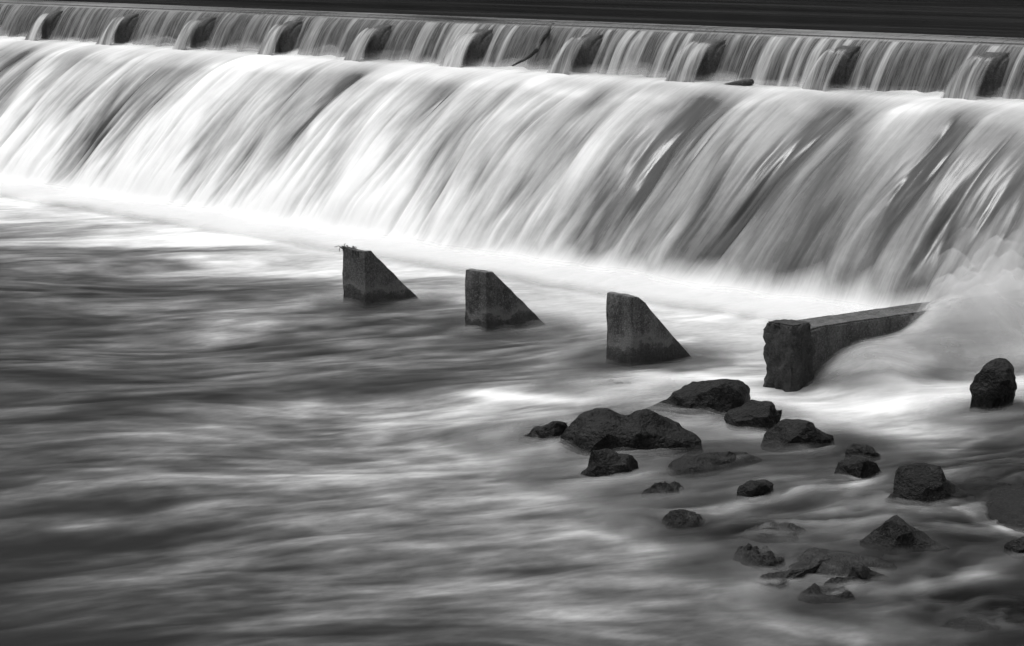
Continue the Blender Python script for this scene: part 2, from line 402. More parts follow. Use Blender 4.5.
def main_fall():
    xs = np.arange(-80, -12, 0.035); n = len(xs)
    Yp = np.concatenate([np.linspace(34.12, 33.5, 10)[:-1], np.linspace(33.5, 28.95, 120)])
    zp = fall_z(Yp)
    # fillet into the pool
    zp = np.where(zp > 0.35, zp, 0.35 * np.exp(np.clip((zp - 0.35) / 0.35, -12, 0)))
    Yp = np.concatenate([Yp, np.linspace(28.9, 28.3, 10)]); zp = np.concatenate([zp, np.linspace(zp[-1], -0.4, 10)])
    m = len(Yp)
    s = np.concatenate([[0], np.cumsum(np.hypot(np.diff(Yp), np.diff(zp)))])
    T = np.clip((3.3 - zp) / 3.3, 0, 1)            # 0 ledge .. 1 pool
    Xg, Sg = np.meshgrid(xs, s, indexing="ij"); Tg = np.ones((n, 1)) * T[None, :]; Yg = np.ones((n, 1)) * Yp[None, :]
    L = s[-1]
    # streams drift a little sideways as they fall
    Xw = Xg + 0.16 * samp(21, Xg / 2.5, Sg / 4) * sstep(0.0, 0.6, Tg)
    big = samp(22, Xw / 1.7, Sg / 9.0)             # broad folds
    mid = samp(23, Xw / 0.6, Sg / 4.0)
    fine = samp(24, Xw / 0.22, Sg / 2.2)
    gap = np.exp(-(samp(36, Xw / 0.75, Sg / 10.0) / 0.22) ** 2); ridge = np.exp(-(samp(37, Xw / 0.6, Sg / 9.0) / 0.5) ** 2)
    patch = samp(33, Xw / 0.9, Sg / 1.5); mott = samp(34, Xw / 0.30, Sg / 0.9)
    speck = samp(35, Xw / 0.10, Sg / 0.35)
    vfine = samp(25, Xw / 0.09, Sg / 1.2)
    # tongues: sharp start, fading tail
    rng = np.random.default_rng(31)
    imp = np.zeros((n, m)); 
    for wid, cnt, amp in ((1, 5200, 0.6), (2, 2200, 0.9), (4, 320, 0.6)):
        ii = rng.integers(20, n - 20, cnt); jj = m * (0.12 + 0.83 * rng.random(cnt) ** 0.8)
        for i, j in zip(ii, jj):
            k = np.arange(-2 * wid, 2 * wid + 1); q = i + k
            js = np.clip(j + 5.0 * (np.abs(k) / wid) ** 1.6 + rng.normal(0, 1.2, len(k)), 0, m - 1).astype(int)   # rounded upper end
            a_ = amp * np.exp(-(k / wid) ** 2) * rng.uniform(0.4, 1)
            for r_ in range(7): np.add.at(imp, (q, np.clip(js + r_ * 2, 0, m - 1)), a_ / 7)
    ton = np.zeros((n, m)); acc = np.zeros(n)
    for j in range(m):
        acc = acc * 0.945 + imp[:, j]
        acc = 0.93 * acc + 0.035 * (np.roll(acc, 1) + np.roll(acc, -1))
        ton[:, j] = acc
    ton = 1 - np.exp(-0.7 * ton)
    # foam envelope
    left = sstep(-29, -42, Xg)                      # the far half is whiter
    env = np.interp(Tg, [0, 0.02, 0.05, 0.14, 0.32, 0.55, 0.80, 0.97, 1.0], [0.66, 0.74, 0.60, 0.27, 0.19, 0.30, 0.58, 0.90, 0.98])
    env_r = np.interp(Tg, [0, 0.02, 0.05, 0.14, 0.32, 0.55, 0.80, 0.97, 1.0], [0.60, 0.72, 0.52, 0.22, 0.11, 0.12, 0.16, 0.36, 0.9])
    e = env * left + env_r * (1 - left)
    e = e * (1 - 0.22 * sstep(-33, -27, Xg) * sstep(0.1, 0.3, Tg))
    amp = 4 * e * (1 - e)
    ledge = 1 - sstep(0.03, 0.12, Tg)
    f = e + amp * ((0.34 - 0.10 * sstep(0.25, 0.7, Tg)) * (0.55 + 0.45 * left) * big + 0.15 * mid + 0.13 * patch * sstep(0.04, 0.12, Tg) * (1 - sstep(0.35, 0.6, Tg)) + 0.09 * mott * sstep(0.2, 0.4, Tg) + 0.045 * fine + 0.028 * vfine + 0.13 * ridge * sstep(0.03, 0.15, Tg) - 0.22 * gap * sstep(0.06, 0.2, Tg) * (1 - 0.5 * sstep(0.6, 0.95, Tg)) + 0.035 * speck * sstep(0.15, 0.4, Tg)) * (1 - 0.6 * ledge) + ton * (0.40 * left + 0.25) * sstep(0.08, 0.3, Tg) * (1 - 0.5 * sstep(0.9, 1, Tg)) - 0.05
    # thick white ridges where a splitter feeds the ledge
    for x in spl_x:
        f += (0.16 * np.exp(-((Xw - x + 0.5) / 0.38) ** 2) - 0.10 * np.exp(-((Xw - x - 0.55) / 0.5) ** 2)) * sstep(0.0, 0.1, Tg) * (1 - sstep(0.4, 0.75, Tg))
    # named dark gaps between streams: photo point top, photo point bottom, half width, depth
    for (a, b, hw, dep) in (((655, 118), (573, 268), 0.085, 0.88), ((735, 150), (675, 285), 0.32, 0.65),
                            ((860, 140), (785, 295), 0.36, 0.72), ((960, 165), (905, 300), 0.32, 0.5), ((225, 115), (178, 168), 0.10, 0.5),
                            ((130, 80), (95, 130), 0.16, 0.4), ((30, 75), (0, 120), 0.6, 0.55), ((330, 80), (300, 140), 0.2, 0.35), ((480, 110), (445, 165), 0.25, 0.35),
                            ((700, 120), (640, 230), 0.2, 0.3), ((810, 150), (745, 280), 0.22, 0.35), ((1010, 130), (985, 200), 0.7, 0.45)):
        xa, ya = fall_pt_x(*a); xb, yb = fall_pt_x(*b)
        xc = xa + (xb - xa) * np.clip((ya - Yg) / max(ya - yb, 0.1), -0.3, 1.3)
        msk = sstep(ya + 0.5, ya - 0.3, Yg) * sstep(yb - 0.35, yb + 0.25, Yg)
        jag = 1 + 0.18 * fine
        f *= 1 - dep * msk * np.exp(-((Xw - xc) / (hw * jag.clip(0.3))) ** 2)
    base_w = 0.16 + 0.035 * samp(26, Xg[:, :1] / 0.5, Xg[:, :1] * 0).clip(-2, 2)
    f = np.maximum(f, sstep(1 - base_w * 1.3, 1 - base_w * 0.15, Tg) * 0.94)
    f = np.maximum(f, (0.10 + 0.03 * fine + 0.02 * vfine + 0.035 * mid + 0.02 * mott).clip(0.03))
    f = np.clip(f, 0.03, 0.99)
    foam = f
    disp = 0.03 * (ridge - gap) * sstep(0.05, 0.2, Tg) + 0.075 * np.clip(big, -1.8, 1.8) * sstep(0, 0.12, Tg) + 0.035 * mid * sstep(0.02, 0.2, Tg) + 0.012 * fine * sstep(0.1, 0.3, Tg) + 0.045 * ton * sstep(0.1, 0.4, Tg)
    for x in spl_x:
        disp += 0.09 * np.exp(-((Xw - x + 0.5) / 0.5) ** 2) * sstep(0.0, 0.05, Tg) * (1 - sstep(0.3, 0.7, Tg))
    disp *= 1 - 0.95 * sstep(0.78, 1, Tg)
    dY = np.gradient(Yp, s); dZ = np.gradient(zp, s)
    nY = dZ; nZ = -dY                               # outward normal
    P = np.zeros((n, m, 3)); P[..., 0] = Xg; P[..., 1] = Yg + disp * nY[None, :]; P[..., 2] = zp[None, :] + disp * nZ[None, :]
    # splash heaped against the foot of the upper wall
    P[..., 2] += (0.10 + 0.05 * samp(27, Xg / 1.2, Sg / 2)) * np.exp(-((Yg - 33.85) / 0.22) ** 2)
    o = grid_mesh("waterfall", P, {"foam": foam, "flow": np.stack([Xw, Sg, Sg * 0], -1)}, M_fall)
    link(o); o["kind"] = "structure"
    # spray drifting along the foot of the upper wall
    j = np.where(Yp > 33.15)[0]; Q = P[::3][:, j]
    near = sstep(33.2, 33.75, Yp[j])[None, :] * np.ones((len(Q), 1))
    lump = 0.75 + 0.4 * samp(28, Q[..., 0] / 1.1, Q[..., 1] / 0.8)
    for k in range(1, 5):
        V = Q.copy(); V[..., 2] += k * 0.05 * near * lump
        a_ = 0.45 * (1 - k / 5.5) * near * np.clip(0.65 + 0.35 * samp(29 + k, Q[..., 0] / 0.9, Q[..., 1] / 0.5), 0, 1)
        v = grid_mesh("ledge_spray", V, {"foam": np.full(a_.shape, 0.8), "alpha": np.clip(a_, 0, 1), "flow": V * 0.2}, M_veil)
        link(v, o)
main_fall()

# ------------------------------------------------------------------ rocks (outline in photo pixels -> place, size)
def Z8(*p): return [(550 + x * 0.2148, 370 + y * 0.2148) for x, y in p]
def Z6(*p): return [(500 + x * 0.3561, 360 + y * 0.3561) for x, y in p]
def Z7(*p): return [(720 + x * 0.3498, 420 + y * 0.3498) for x, y in p]
def Z5(*p): return [(700 + x * 0.325, 240 + y * 0.325) for x, y in p]
ROCKS = [
 ("boulder", Z8((52,360),(75,290),(130,240),(200,205),(280,190),(350,200),(430,185),(500,200),(560,240),(620,280),(680,325),(600,345),(480,360),(330,375),(180,390),(90,422)), 0.55, 0, 'largest dark rounded boulder in the group of rocks below the concrete blocks'),
 ("boulder", Z8((430,195),(520,150),(620,95),(700,70),(790,55),(880,70),(915,100),(920,150),(850,200),(760,230),(690,250),(600,240),(530,215)), 0.5, 0, 'long sloping dark boulder right behind the largest boulder, white water over its right end'),
 ("rock", Z6((48,235),(90,205),(150,168),(190,178),(195,215),(120,240),(70,245)), 0.6, 0, 'small wedge-shaped rock left of the largest boulder, half veiled by white water'),
 ("rock", Z8((112,490),(150,420),(180,370),(240,385),(300,400),(380,410),(420,450),(400,490),(300,515),(200,515)), 0.5, 0, 'pyramid-shaped dark rock in the water directly in front of the largest boulder'),
 ("rock", Z6((627,175),(650,145),(710,122),(760,125),(780,140),(805,135),(815,160),(770,180),(735,195),(715,215),(660,215),(632,205)), 0.55, 0, 'lumpy dark rock between the long sloping boulder and the tailed rock'),
 ("rock", Z6((740,200),(755,180),(800,165),(850,175),(900,195),(955,212),(900,228),(830,250),(800,258),(755,250)), 0.5, 0, 'dark rock with a round left head tapering to a tail on its right'),
 ("rock", Z5((826,535),(840,460),(870,400),(905,368),(960,368),(974,395),(972,450),(965,500),(945,548),(830,552)), 0.55, 0, 'tall upright dark rock in white water near the right edge'),
 ("rock", Z6((657,380),(668,355),(690,345),(740,347),(770,355),(770,375),(720,390),(670,395)), 0.6, 1, 'small wet rock just awash in front of the long low flat rock'),
 ("rock", Z7((332,125),(365,115),(410,115),(440,130),(465,160),(440,170),(380,168),(335,155)), 0.6, 1, 'small pale-topped rock left of the stump-shaped rock'),
 ("rock", Z7((360,95),(385,75),(430,85),(470,110),(440,118),(380,112)), 0.6, 0, 'small low dark rock right behind the pale-topped rock'),
 ("rock", Z7((508,148),(540,138),(590,133),(628,132),(650,165),(690,205),(735,225),(700,240),(600,250),(520,245),(512,200)), 0.5, 1, 'stump-shaped rock with a flat top and a flared right foot'),
 ("stone", Z7((470,230),(490,222),(520,228),(525,245),(475,248)), 0.7, 1, 'little stone at the left foot of the stump-shaped rock'),
 ("rock", Z7((395,360),(440,335),(510,282),(545,305),(590,345),(650,372),(560,385),(450,390),(400,372)), 0.55, 1, 'pointed rock like a small mountain in front of the stump-shaped rock'),
 ("rock", Z7((365,440),(375,425),(400,420),(430,440),(480,455),(430,475),(375,480)), 0.6, 0, 'small dark knob-like rock below the pointed rock'),
 ("rock", Z7((815,368),(869,345),(930,350),(930,395),(860,395)), 0.6, 0, 'dark rock cut by the right edge below the big smooth boulder'),
]
# rocks that barely break the surface: outline of the footprint on the water, height (m)
LOW = [
 (Z8((560,475),(585,450),(650,440),(740,437),(830,428),(920,420),(965,428),(900,448),(800,470),(700,492),(600,498)), 0.16, 0, 'long low flat rock awash in front of the boulder group'),
 (Z7((232,522),(300,497),(370,476),(410,480),(360,500),(280,530)), 0.15, 1, 'low narrow ridge of rock left of the knob-like rock'),
 (Z7((120,480),(250,428),(390,380),(470,372),(450,398),(270,450),(160,495)), 0.15, 2, 'pale speckled slab just awash left of the pointed rock'),
 (Z7((45,398),(70,388),(105,396),(150,408),(145,440),(90,428),(60,416)), 0.18, 0, 'small split rock at the left end of the speckled slab'),
 (Z7((722,205),(740,165),(800,130),(869,110),(980,110),(1050,200),(980,330),(869,306),(800,278),(745,245)), 0.17, 3, 'big smooth dark boulder cut by the right edge, under a film of water'),
 (Z7((610,605),(700,568),(800,535),(869,522),(960,530),(980,580),(860,600),(760,612)), 0.10, 3, 'broad dark rock barely out of the water at the bottom right corner'),
 (Z6((470,460),(510,440),(545,443),(570,456),(540,470),(495,474)), 0.13, 1, 'faint rock just awash left of the speckled slab, alone in the shallows'),
 (Z8((440,590),(480,568),(550,555),(615,558),(600,575),(500,596)), 0.13, 0, 'low dark rock awash below the long low flat rock'),
 (Z6((268,80),(310,71),(372,74),(375,82),(290,88)), 0.12, 0, 'small dark rock awash between the third concrete block and the boulders'),
 (Z6((690,505),(745,478),(800,466),(850,478),(830,498),(760,520)), 0.11, 2, 'pale rock washed over by streaky water above the small split rock'),
]
rock_sites = []
def make_rock(i, name, poly, depth_k, mk, label):
    rnd = random.Random(100 + i)
    poly = np.array(poly, float)
    ymax = poly[:, 1].max(); mx = 0.5 * (poly[:, 0].min() + poly[:, 0].max())
    foot = at_z(mx, ymax)
    dist = float(foot @ FH)
    wid = (poly[:, 0].max() - poly[:, 0].min()) / FPX * dist
    dep = max(0.12, depth_k * wid * 0.75)
    dist_c = dist + dep * 0.75
    pl = []
    for x, y in poly:                               # onto the vertical plane through the rock's middle
        d = ray(x, y); p = CAM + d * (dist_c / (d @ FH)); pl.append((float(p @ RT), float(p[2])))
    pl = np.array(pl); zmax = max(pl[:, 1].max(), 0.06)
    full = pl.copy()
    il, ir = int(np.argmin(pl[:, 0])), int(np.argmax(pl[:, 0]))
    up = [pl[k % len(pl)] for k in range(il, il + ((ir - il) % len(pl)) + 1)]          # outline above the water
    up = np.array([(r_, max(z_, 0.0)) for r_, z_ in up])
    w2 = up[-1][0] - up[0][0]
    pl = np.vstack([up, [(up[-1][0] + 0.04 * w2, -0.12), (up[-1][0] - 0.02 * w2, -0.45), (up[0][0] + 0.02 * w2, -0.45), (up[0][0] - 0.04 * w2, -0.12)]])
    c_r = 0.5 * (pl[:, 0].min() + pl[:, 0].max()); c_z = min(0.02, 0.2 * zmax)
    if zmax > 0.95 * w2:                            # slim upright rock: keep its lean
        pl = full.copy(); pl[pl[:, 1] < 0.2 * zmax, 1] -= 0.35; c_r = float(full[:, 0].mean()); c_z = 0.42 * zmax
    q = pl - [c_r, c_z]
    def rad(th):
        dx, dz = math.cos(th), math.sin(th); best = 0.02
        for k in range(len(q)):
            x1, z1 = q[k]; x2, z2 = q[(k + 1) % len(q)]
            ex, ez = x2 - x1, z2 - z1; det = dx * (-ez) + dz * ex
            if abs(det) < 1e-12: continue
            t = (x1 * (-ez) + z1 * ex) / det; u = (dx * z1 - dz * x1) / det
            if t > 0 and -1e-6 <= u <= 1 + 1e-6: best = max(best, t)
        return best
    tab = np.array([rad(k / 360 * 2 * math.pi) for k in range(361)])
    sub = 5 if wid > 0.9 else 4
    bm = bmesh.new(); bmesh.ops.create_icosphere(bm, subdivisions=sub, radius=1.0)
    size = max(0.15, min(wid, 2 * zmax + 0.3))
    planes = []
    for k in range(22):
        v = Vector((rnd.gauss(0, 1), rnd.gauss(0, 1) * 1.4 - 0.5, rnd.gauss(0, 0.7) + 0.25)).normalized()
        planes.append((v, rnd.uniform(0.50, 0.88)))
    off = Vector((rnd.uniform(-50, 50), rnd.uniform(-50, 50), rnd.uniform(-50, 50)))
    ctr = FH * dist_c + RT * c_r + ZZ * c_z
    for v in bm.verts:
        p = v.co.copy()
        for nrm, o_ in planes:
            e = p.dot(nrm) - o_
            if e > 0 and abs(nrm.y) > 0.3: p -= nrm * e * 0.97
        th = math.atan2(p.z, p.x) % (2 * math.pi); rho = math.hypot(p.x, p.z)
        kf = th / (2 * math.pi) * 360; k0 = int(kf) % 360; r = tab[k0] * (1 - kf % 1) + tab[k0 + 1] * (kf % 1)
        rr = r * min(1, rho) ** 0.75
        co = Vector((rr * math.cos(th), dep * p.y, rr * math.sin(th)))
        sp = co / size
        nz = mnoise.fractal(sp * 2.2 + off, 1.0, 2.0, 3) * 0.06 + mnoise.ridged_multi_fractal(sp * 3.5 + off, 1.0, 2.0, 4, 1.0, 2.0) * 0.030 + mnoise.noise(sp * 14 + off) * 0.011 + mnoise.noise(co * 22 + off) * 0.003
        co += p.normalized() * (nz - 0.015) * size
        w = ctr + RT * co.x + FH * co.y + ZZ * co.z
        v.co = Vector(w) - Vector((ctr[0], ctr[1], 0))
    mat = [M_rock, M_rock2, M_slab, M_film][mk]
    o = mesh_obj(name, bm, mat, smooth=True); o.location = (ctr[0], ctr[1], 0.03)
    me = o.data
    try: me.set_sharp_from_angle(angle=math.radians(22))
    except Exception: pass
    tag(o, label, "rock", "rocks in the shallows below the weir")
    rock_sites.append((ctr[0], ctr[1], wid * 0.5, zmax, dep))
M_slab = rock_material("pale_speckled_rock", 0.018, 0.4, 1.3, spec=0.15, bmp=0.1)
M_film = rock_material("filmed_smooth_rock", 0.005, 0.35, 0.45, spec=0.10)
for i, r in enumerate(ROCKS): make_rock(i, *r)
def make_low_rock(i, poly, hz, mk, label):
    rnd = random.Random(300 + i)
    g = np.array([at_z(x, y)[:2] for x, y in poly]); c = 0.5 * (g.min(0) + g.max(0)); q = g - c
    ang = np.unwrap(np.arctan2(q[:, 1], q[:, 0])); rad_ = np.hypot(q[:, 0], q[:, 1])
    o_ = np.argsort(np.mod(ang, 2 * math.pi)); aa = np.mod(ang, 2 * math.pi)[o_]; rr_ = rad_[o_]
    aa = np.concatenate([[aa[-1] - 2 * math.pi], aa, [aa[0] + 2 * math.pi]]); rr_ = np.concatenate([[rr_[-1]], rr_, [rr_[0]]])
    size = float(np.ptp(g @ RT[:2])); off = Vector((rnd.uniform(-50, 50), rnd.uniform(-50, 50), 3.3 * i))
    bm = bmesh.new(); bmesh.ops.create_icosphere(bm, subdivisions=5, radius=1.0)
    for v in bm.verts:
        p = v.co; th = math.atan2(p.y, p.x) % (2 * math.pi); rho = math.hypot(p.x, p.y)
        r = float(np.interp(th, aa, rr_)) * 1.12 * rho
        co = Vector((r * math.cos(th), r * math.sin(th), 0))
        n1 = mnoise.ridged_multi_fractal(co * (2.2 / size) + off, 1.0, 2.0, 4, 1.0, 2.0) - 1.0
        n2 = mnoise.fractal(co * 9 + off, 1.0, 2.0, 3)
        co.z = (0.85 * hz * (1.0 + (0.15 if mk == 3 else 0.6) * n1) * max(0, p.z) ** 0.8 + (0.006 if mk == 3 else 0.010) * n2 - 0.02) if p.z > 0 else 0.35 * p.z - 0.02
        v.co = co
    o = mesh_obj("rock", bm, [M_rock, M_rock2, M_slab, M_film][mk], smooth=True); o.location = (c[0], c[1], 0.0)
    o.data.set_sharp_from_angle(angle=math.radians(30))
    tag(o, label, "rock", "rocks in the shallows below the weir")
    rock_sites.append((c[0], c[1], size * 0.38, hz, size * 0.3))
for i, r in enumerate(LOW): make_low_rock(i, *r)

# ------------------------------------------------------------------ pool
TONE = {  # photo row: (column, foam tone on the water, corner vignette darkening painted in)
 195: [(0,.9),(60,.93),(140,.95)],
 215: [(0,.75),(60,.85),(120,.92),(200,.96),(300,.96)],
 232: [(0,.52),(50,.66),(100,.75),(150,.86),(250,.95),(350,.95),(450,.95)],
 262: [(0,.33),(80,.38),(150,.45),(220,.7),(300,.86),(340,.9),(430,.87),(500,.94),(600,.95),(700,.95)],
 290: [(0,.31),(100,.36),(200,.42),(280,.5),(330,.6),(440,.72),(550,.78),(650,.9),(750,.93),(830,.93)],
 320: [(0,.28),(100,.4),(200,.46),(300,.43),(400,.38),(440,.45),(550,.7),(600,.74),(700,.82),(750,.86)],
 350: [(0,.25),(100,.36),(200,.43),(300,.4),(400,.37),(500,.42),(560,.56),(600,.5),(700,.66),(750,.78),(900,.8)],
 380: [(0,.2),(100,.3),(200,.35),(300,.41),(400,.35),(500,.38),(600,.36),(650,.42),(700,.62),(740,.82),(800,.85),(870,.5),(920,.55),(1000,.8)],
 400: [(0,.25),(100,.36),(200,.33),(300,.43),(400,.46),(500,.62),(560,.74),(620,.8),(660,.8),(780,.86),(850,.88),(900,.92),(960,.92),(1015,.7)],
 420: [(0,.3),(150,.4),(300,.4),(400,.5),(450,.58),(500,.56),(550,.66),(700,.66),(860,.88),(950,.85),(1020,.4)],
 440: [(0,.3),(150,.36),(230,.3),(300,.4),(450,.5),(520,.58),(550,.6),(700,.58),(740,.62),(850,.68),(900,.52),(950,.42),(1020,.2)],
 460: [(0,.3),(150,.4),(300,.4),(450,.5),(530,.6),(560,.6),(650,.5),(760,.38),(820,.38),(900,.36),(960,.36),(1020,.2)],
 490: [(0,.25),(100,.36),(250,.45),(400,.43),(500,.5),(560,.58),(600,.72),(630,.68),(680,.42),(720,.4),(800,.42),(870,.36),(980,.22)],
 520: [(0,.2),(100,.4),(250,.46),(400,.46),(500,.42),(570,.62),(610,.62),(640,.32),(700,.28),(750,.45),(830,.36),(960,.33),(1010,.38)],
 550: [(0,.15),(100,.36),(250,.46),(400,.46),(500,.42),(580,.42),(650,.52),(700,.52),(725,.34),(800,.4),(850,.36),(950,.3),(1000,.3)],
 580: [(0,.12),(100,.36),(250,.42),(400,.44),(500,.44),(600,.52),(700,.58),(740,.48),(790,.34),(840,.3),(900,.3),(970,.42),(1010,.36)],
 610: [(0,.12),(100,.3),(250,.37),(400,.36),(500,.36),(600,.52),(700,.52),(790,.54),(820,.42),(880,.25),(950,.2),(1020,.2)],
 640: [(0,.1),(100,.23),(250,.31),(400,.36),(500,.36),(600,.42),(700,.46),(800,.52),(850,.42),(950,.26),(1020,.26)],
}
STROKES = [
 ([(60,520),(180,515),(320,530)], 0.40, 0.56, 0.5), ([(560,592),(650,580),(740,600)], 0.30, 0.64, 0.6), ([(560,520),(620,540),(690,560)], 0.2, 0.6, 0.4),
 ([(880,602),(950,585),(1024,560)], 0.12, 0.74, 0.8), ([(710,515),(790,498),(880,482)], 0.09, 0.74, 0.8), ([(640,478),(720,470),(830,455)], 0.10, 0.72, 0.7), ([(820,556),(900,566),(980,575)], 0.09, 0.66, 0.7),
 ([(900,450),(950,452),(985,440)], 0.10, 0.6, 0.6), ([(850,640),(780,625),(740,590)], 0.16, 0.66, 0.6),  # polyline in photo pixels, half width (m), tone, strength
 ([(480,395),(560,400),(630,393),(690,375),(730,382),(765,402),(850,412),(940,408),(1024,385)], 0.30, 0.93, 0.9),
 ([(690,430),(760,440),(860,430),(960,425)], 0.16, 0.72, 0.7),
 ([(380,425),(470,410),(560,405)], 0.35, 0.62, 0.5),
 ([(570,490),(620,482),(670,472)], 0.16, 0.75, 0.7),
 ([(540,440),(560,445),(555,460)], 0.10, 0.72, 0.6),
 ([(600,500),(560,488),(500,486)], 0.16, 0.66, 0.6),
 ([(705,510),(790,490),(870,478)], 0.12, 0.55, 0.6),
 ([(600,560),(640,552),(720,562),(760,590),(800,625),(850,640)], 0.16, 0.62, 0.5),
 ([(960,505),(1000,522),(1024,534)], 0.07, 0.62, 0.7),
 ([(880,575),(950,572),(1010,560)], 0.14, 0.5, 0.5),
 ([(390,318),(470,335),(560,352),(650,352)], 0.05, 0.55, 0.5),
 ([(200,290),(300,300),(343,305)], 0.06, 0.58, 0.4),
 ([(355,312),(430,306),(520,310)], 0.10, 0.40, 0.5),
 ([(480,338),(560,330),(600,345)], 0.12, 0.42, 0.4),
 ([(615,368),(700,360)], 0.14, 0.38, 0.5),
 ([(440,330),(300,345),(150,362),(0,385)], 0.30, 0.24, 0.7),
 ([(420,380),(250,385),(60,400)], 0.25, 0.25, 0.55),
 ([(250,288),(120,300),(0,312)], 0.3, 0.24, 0.6), ([(260,455),(140,462),(0,478)], 0.2, 0.25, 0.5), ([(300,530),(150,540),(0,550)], 0.2, 0.2, 0.5),
 ([(420,345),(300,365),(200,382)], 0.14, 0.5, 0.4), ([(330,415),(200,430),(90,440)], 0.16, 0.5, 0.4), ([(470,470),(330,490),(200,500)], 0.2, 0.54, 0.4),
 ([(950,470),(985,445),(1024,430)], 0.10, 0.3, 0.3),
 ([(640,520),(700,530),(730,548)], 0.14, 0.25, 0.6),
 ([(690,428),(665,432),(635,430)], 0.08, 0.78, 0.8),
 ([(880,470),(1024,500)], 0.5, 0.27, 0.6), ([(860,605),(1024,612)], 0.40, 0.2, 0.75), ([(780,560),(900,565)], 0.3, 0.27, 0.6), ([(690,480),(850,500)], 0.3, 0.3, 0.5), ([(900,540),(1000,560)], 0.15, 0.3, 0.5),
 ([(735,620),(640,600),(560,610)], 0.2, 0.56, 0.4), ([(960,512),(1000,527),(1024,538)], 0.07, 0.74, 0.8), ([(780,545),(860,520),(900,500)], 0.07, 0.5, 0.5),
]
def pool():
    st = 0.04
    gx = np.arange(-62, -9, st); gy = np.arange(8.0, 30.0, st)
    ext = np.array([0.3, 1, 3, 8, 20, 60.0])
    xs = np.concatenate([gx[0] - ext[::-1], gx, gx[-1] + ext]); ys_ = np.concatenate([gy[0] - ext[::-1], gy])
    Xg, Yg = np.meshgrid(xs, ys_, indexing="ij")
    Xc = np.clip(Xg, gx[0], gx[-1]); Yc = np.clip(Yg, gy[0], gy[-1])
    # flow coordinates: potential flow round the rocks and blocks
    al = math.atan2(-0.94, -0.34)
    zt = Xc + 1j * Yc
    w = zt * np.exp(-1j * al)
    sites = [(x, y, r) for x, y, r, _, _ in rock_sites] + [(b[0] + 0.25, b[1] + 0.6, 0.45) for b in BLOCKPOS]
    for (x, y, r) in sites:
        R = max(0.15, r * 0.8); dz = zt - (x + 1j * y); rr = np.maximum(np.abs(dz), R * 0.7); dz = dz / np.maximum(np.abs(dz), 1e-6) * rr
        w = w + R * R * np.exp(1j * al) / dz
    phi = w.real; psi = w.imag
    psi = psi + 0.55 * samp(41, Xc / 5, Yc / 5) + 0.14 * samp(42, phi / 3.0, psi / 1.2)
    phi = phi + 0.4 * samp(43, Xc / 4, Yc / 4)
    # tone map from the photograph's control points
    pts, val = [], []
    for r, row in TONE.items():
        for c, v in row: p = at_z(c, r); pts.append(p[:2]); val.append(v)
    pts = np.array(pts); val = np.array(val)
    cs = 0.2
    cxs = np.arange(-62.2, -8.8, cs); cys = np.arange(7.8, 30.4, cs)
    CXg, CYg = np.meshgrid(cxs, cys, indexing="ij")
    num = np.zeros_like(CXg); den = np.zeros_like(CXg)
    # anisotropic kernel, longer along the flow
    ca, sa = math.cos(al), math.sin(al)
    for (px, py), v in zip(pts, val):
        dx, dy = CXg - px, CYg - py
        a_, b_ = dx * ca + dy * sa, -dx * sa + dy * ca
        hs = 0.45 + 0.02 * math.hypot(px, py)
        d2 = (a_ / (hs * 1.1)) ** 2 + (b_ / (hs * 0.75)) ** 2
        k = np.exp(-d2) + 1e-3 / (1 + d2) ** 2
        num += k * v; den += k
    tone_c = num / den
    def bil(G, X, Y):
        u = np.clip((X - cxs[0]) / cs, 0, len(cxs) - 1.001); v = np.clip((Y - cys[0]) / cs, 0, len(cys) - 1.001)
        i, j = u.astype(int), v.astype(int); fu, fv = u - i, v - j
        return G[i, j] * (1 - fu) * (1 - fv) + G[i + 1, j] * fu * (1 - fv) + G[i, j + 1] * (1 - fu) * fv + G[i + 1, j + 1] * fu * fv
    wx = 0.25 * samp(44, phi / 2.0, psi / 0.6); 
    tone = bil(tone_c, Xc + wx * 0.8, Yc + wx)
    for line, hw, tv, stg in STROKES:
        L = np.array([at_z(*p)[:2] for p in line]); dmin = np.full(Xc.shape, 1e9)
        lo, hi = L.min(0) - 4 * hw, L.max(0) + 4 * hw
        i0, i1 = np.searchsorted(xs, [lo[0], hi[0]]); j0, j1 = np.searchsorted(ys_, [lo[1], hi[1]])
        sx, sy = Xc[i0:i1, j0:j1] + wx[i0:i1, j0:j1] * hw * 1.5, Yc[i0:i1, j0:j1] + wx[i0:i1, j0:j1] * hw
        dm = np.full(sx.shape, 1e9)
        for k in range(len(L) - 1):
            A, B = L[k], L[k + 1]; ab = B - A; t = np.clip(((sx - A[0]) * ab[0] + (sy - A[1]) * ab[1]) / (ab @ ab), 0, 1)
            dm = np.minimum(dm, np.hypot(sx - A[0] - t * ab[0], sy - A[1] - t * ab[1]))
        k = stg * np.exp(-(dm / hw) ** 2)
        tone[i0:i1, j0:j1] = tone[i0:i1, j0:j1] * (1 - k) + tv * k
    # silky streaks
    streak = 0.55 * samp(45, phi / 1.6, psi / 0.55) + 0.22 * samp(46, phi / 0.9, psi / 0.24) + 0.06 * samp(47, phi / 0.5, psi / 0.10)
    cloud = 0.6 * samp(52, Xc / 1.7 + 0.3 * psi, Yc / 1.3) + 0.4 * samp(53, phi / 0.8, psi / 0.5) + 0.7 * samp(58, phi / 0.42, psi / 0.20)
    churn = samp(48, phi / 0.9, psi / 0.35)
    tone = tone + (0.085 * streak + 0.03 * churn + 0.07 * cloud) * np.clip(4 * tone * (1.02 - tone), 0.15, 1)
    # shallow rapids over the stony bed at the near right: dark water, ribbed by the stones below
    zone = np.zeros_like(Xc)
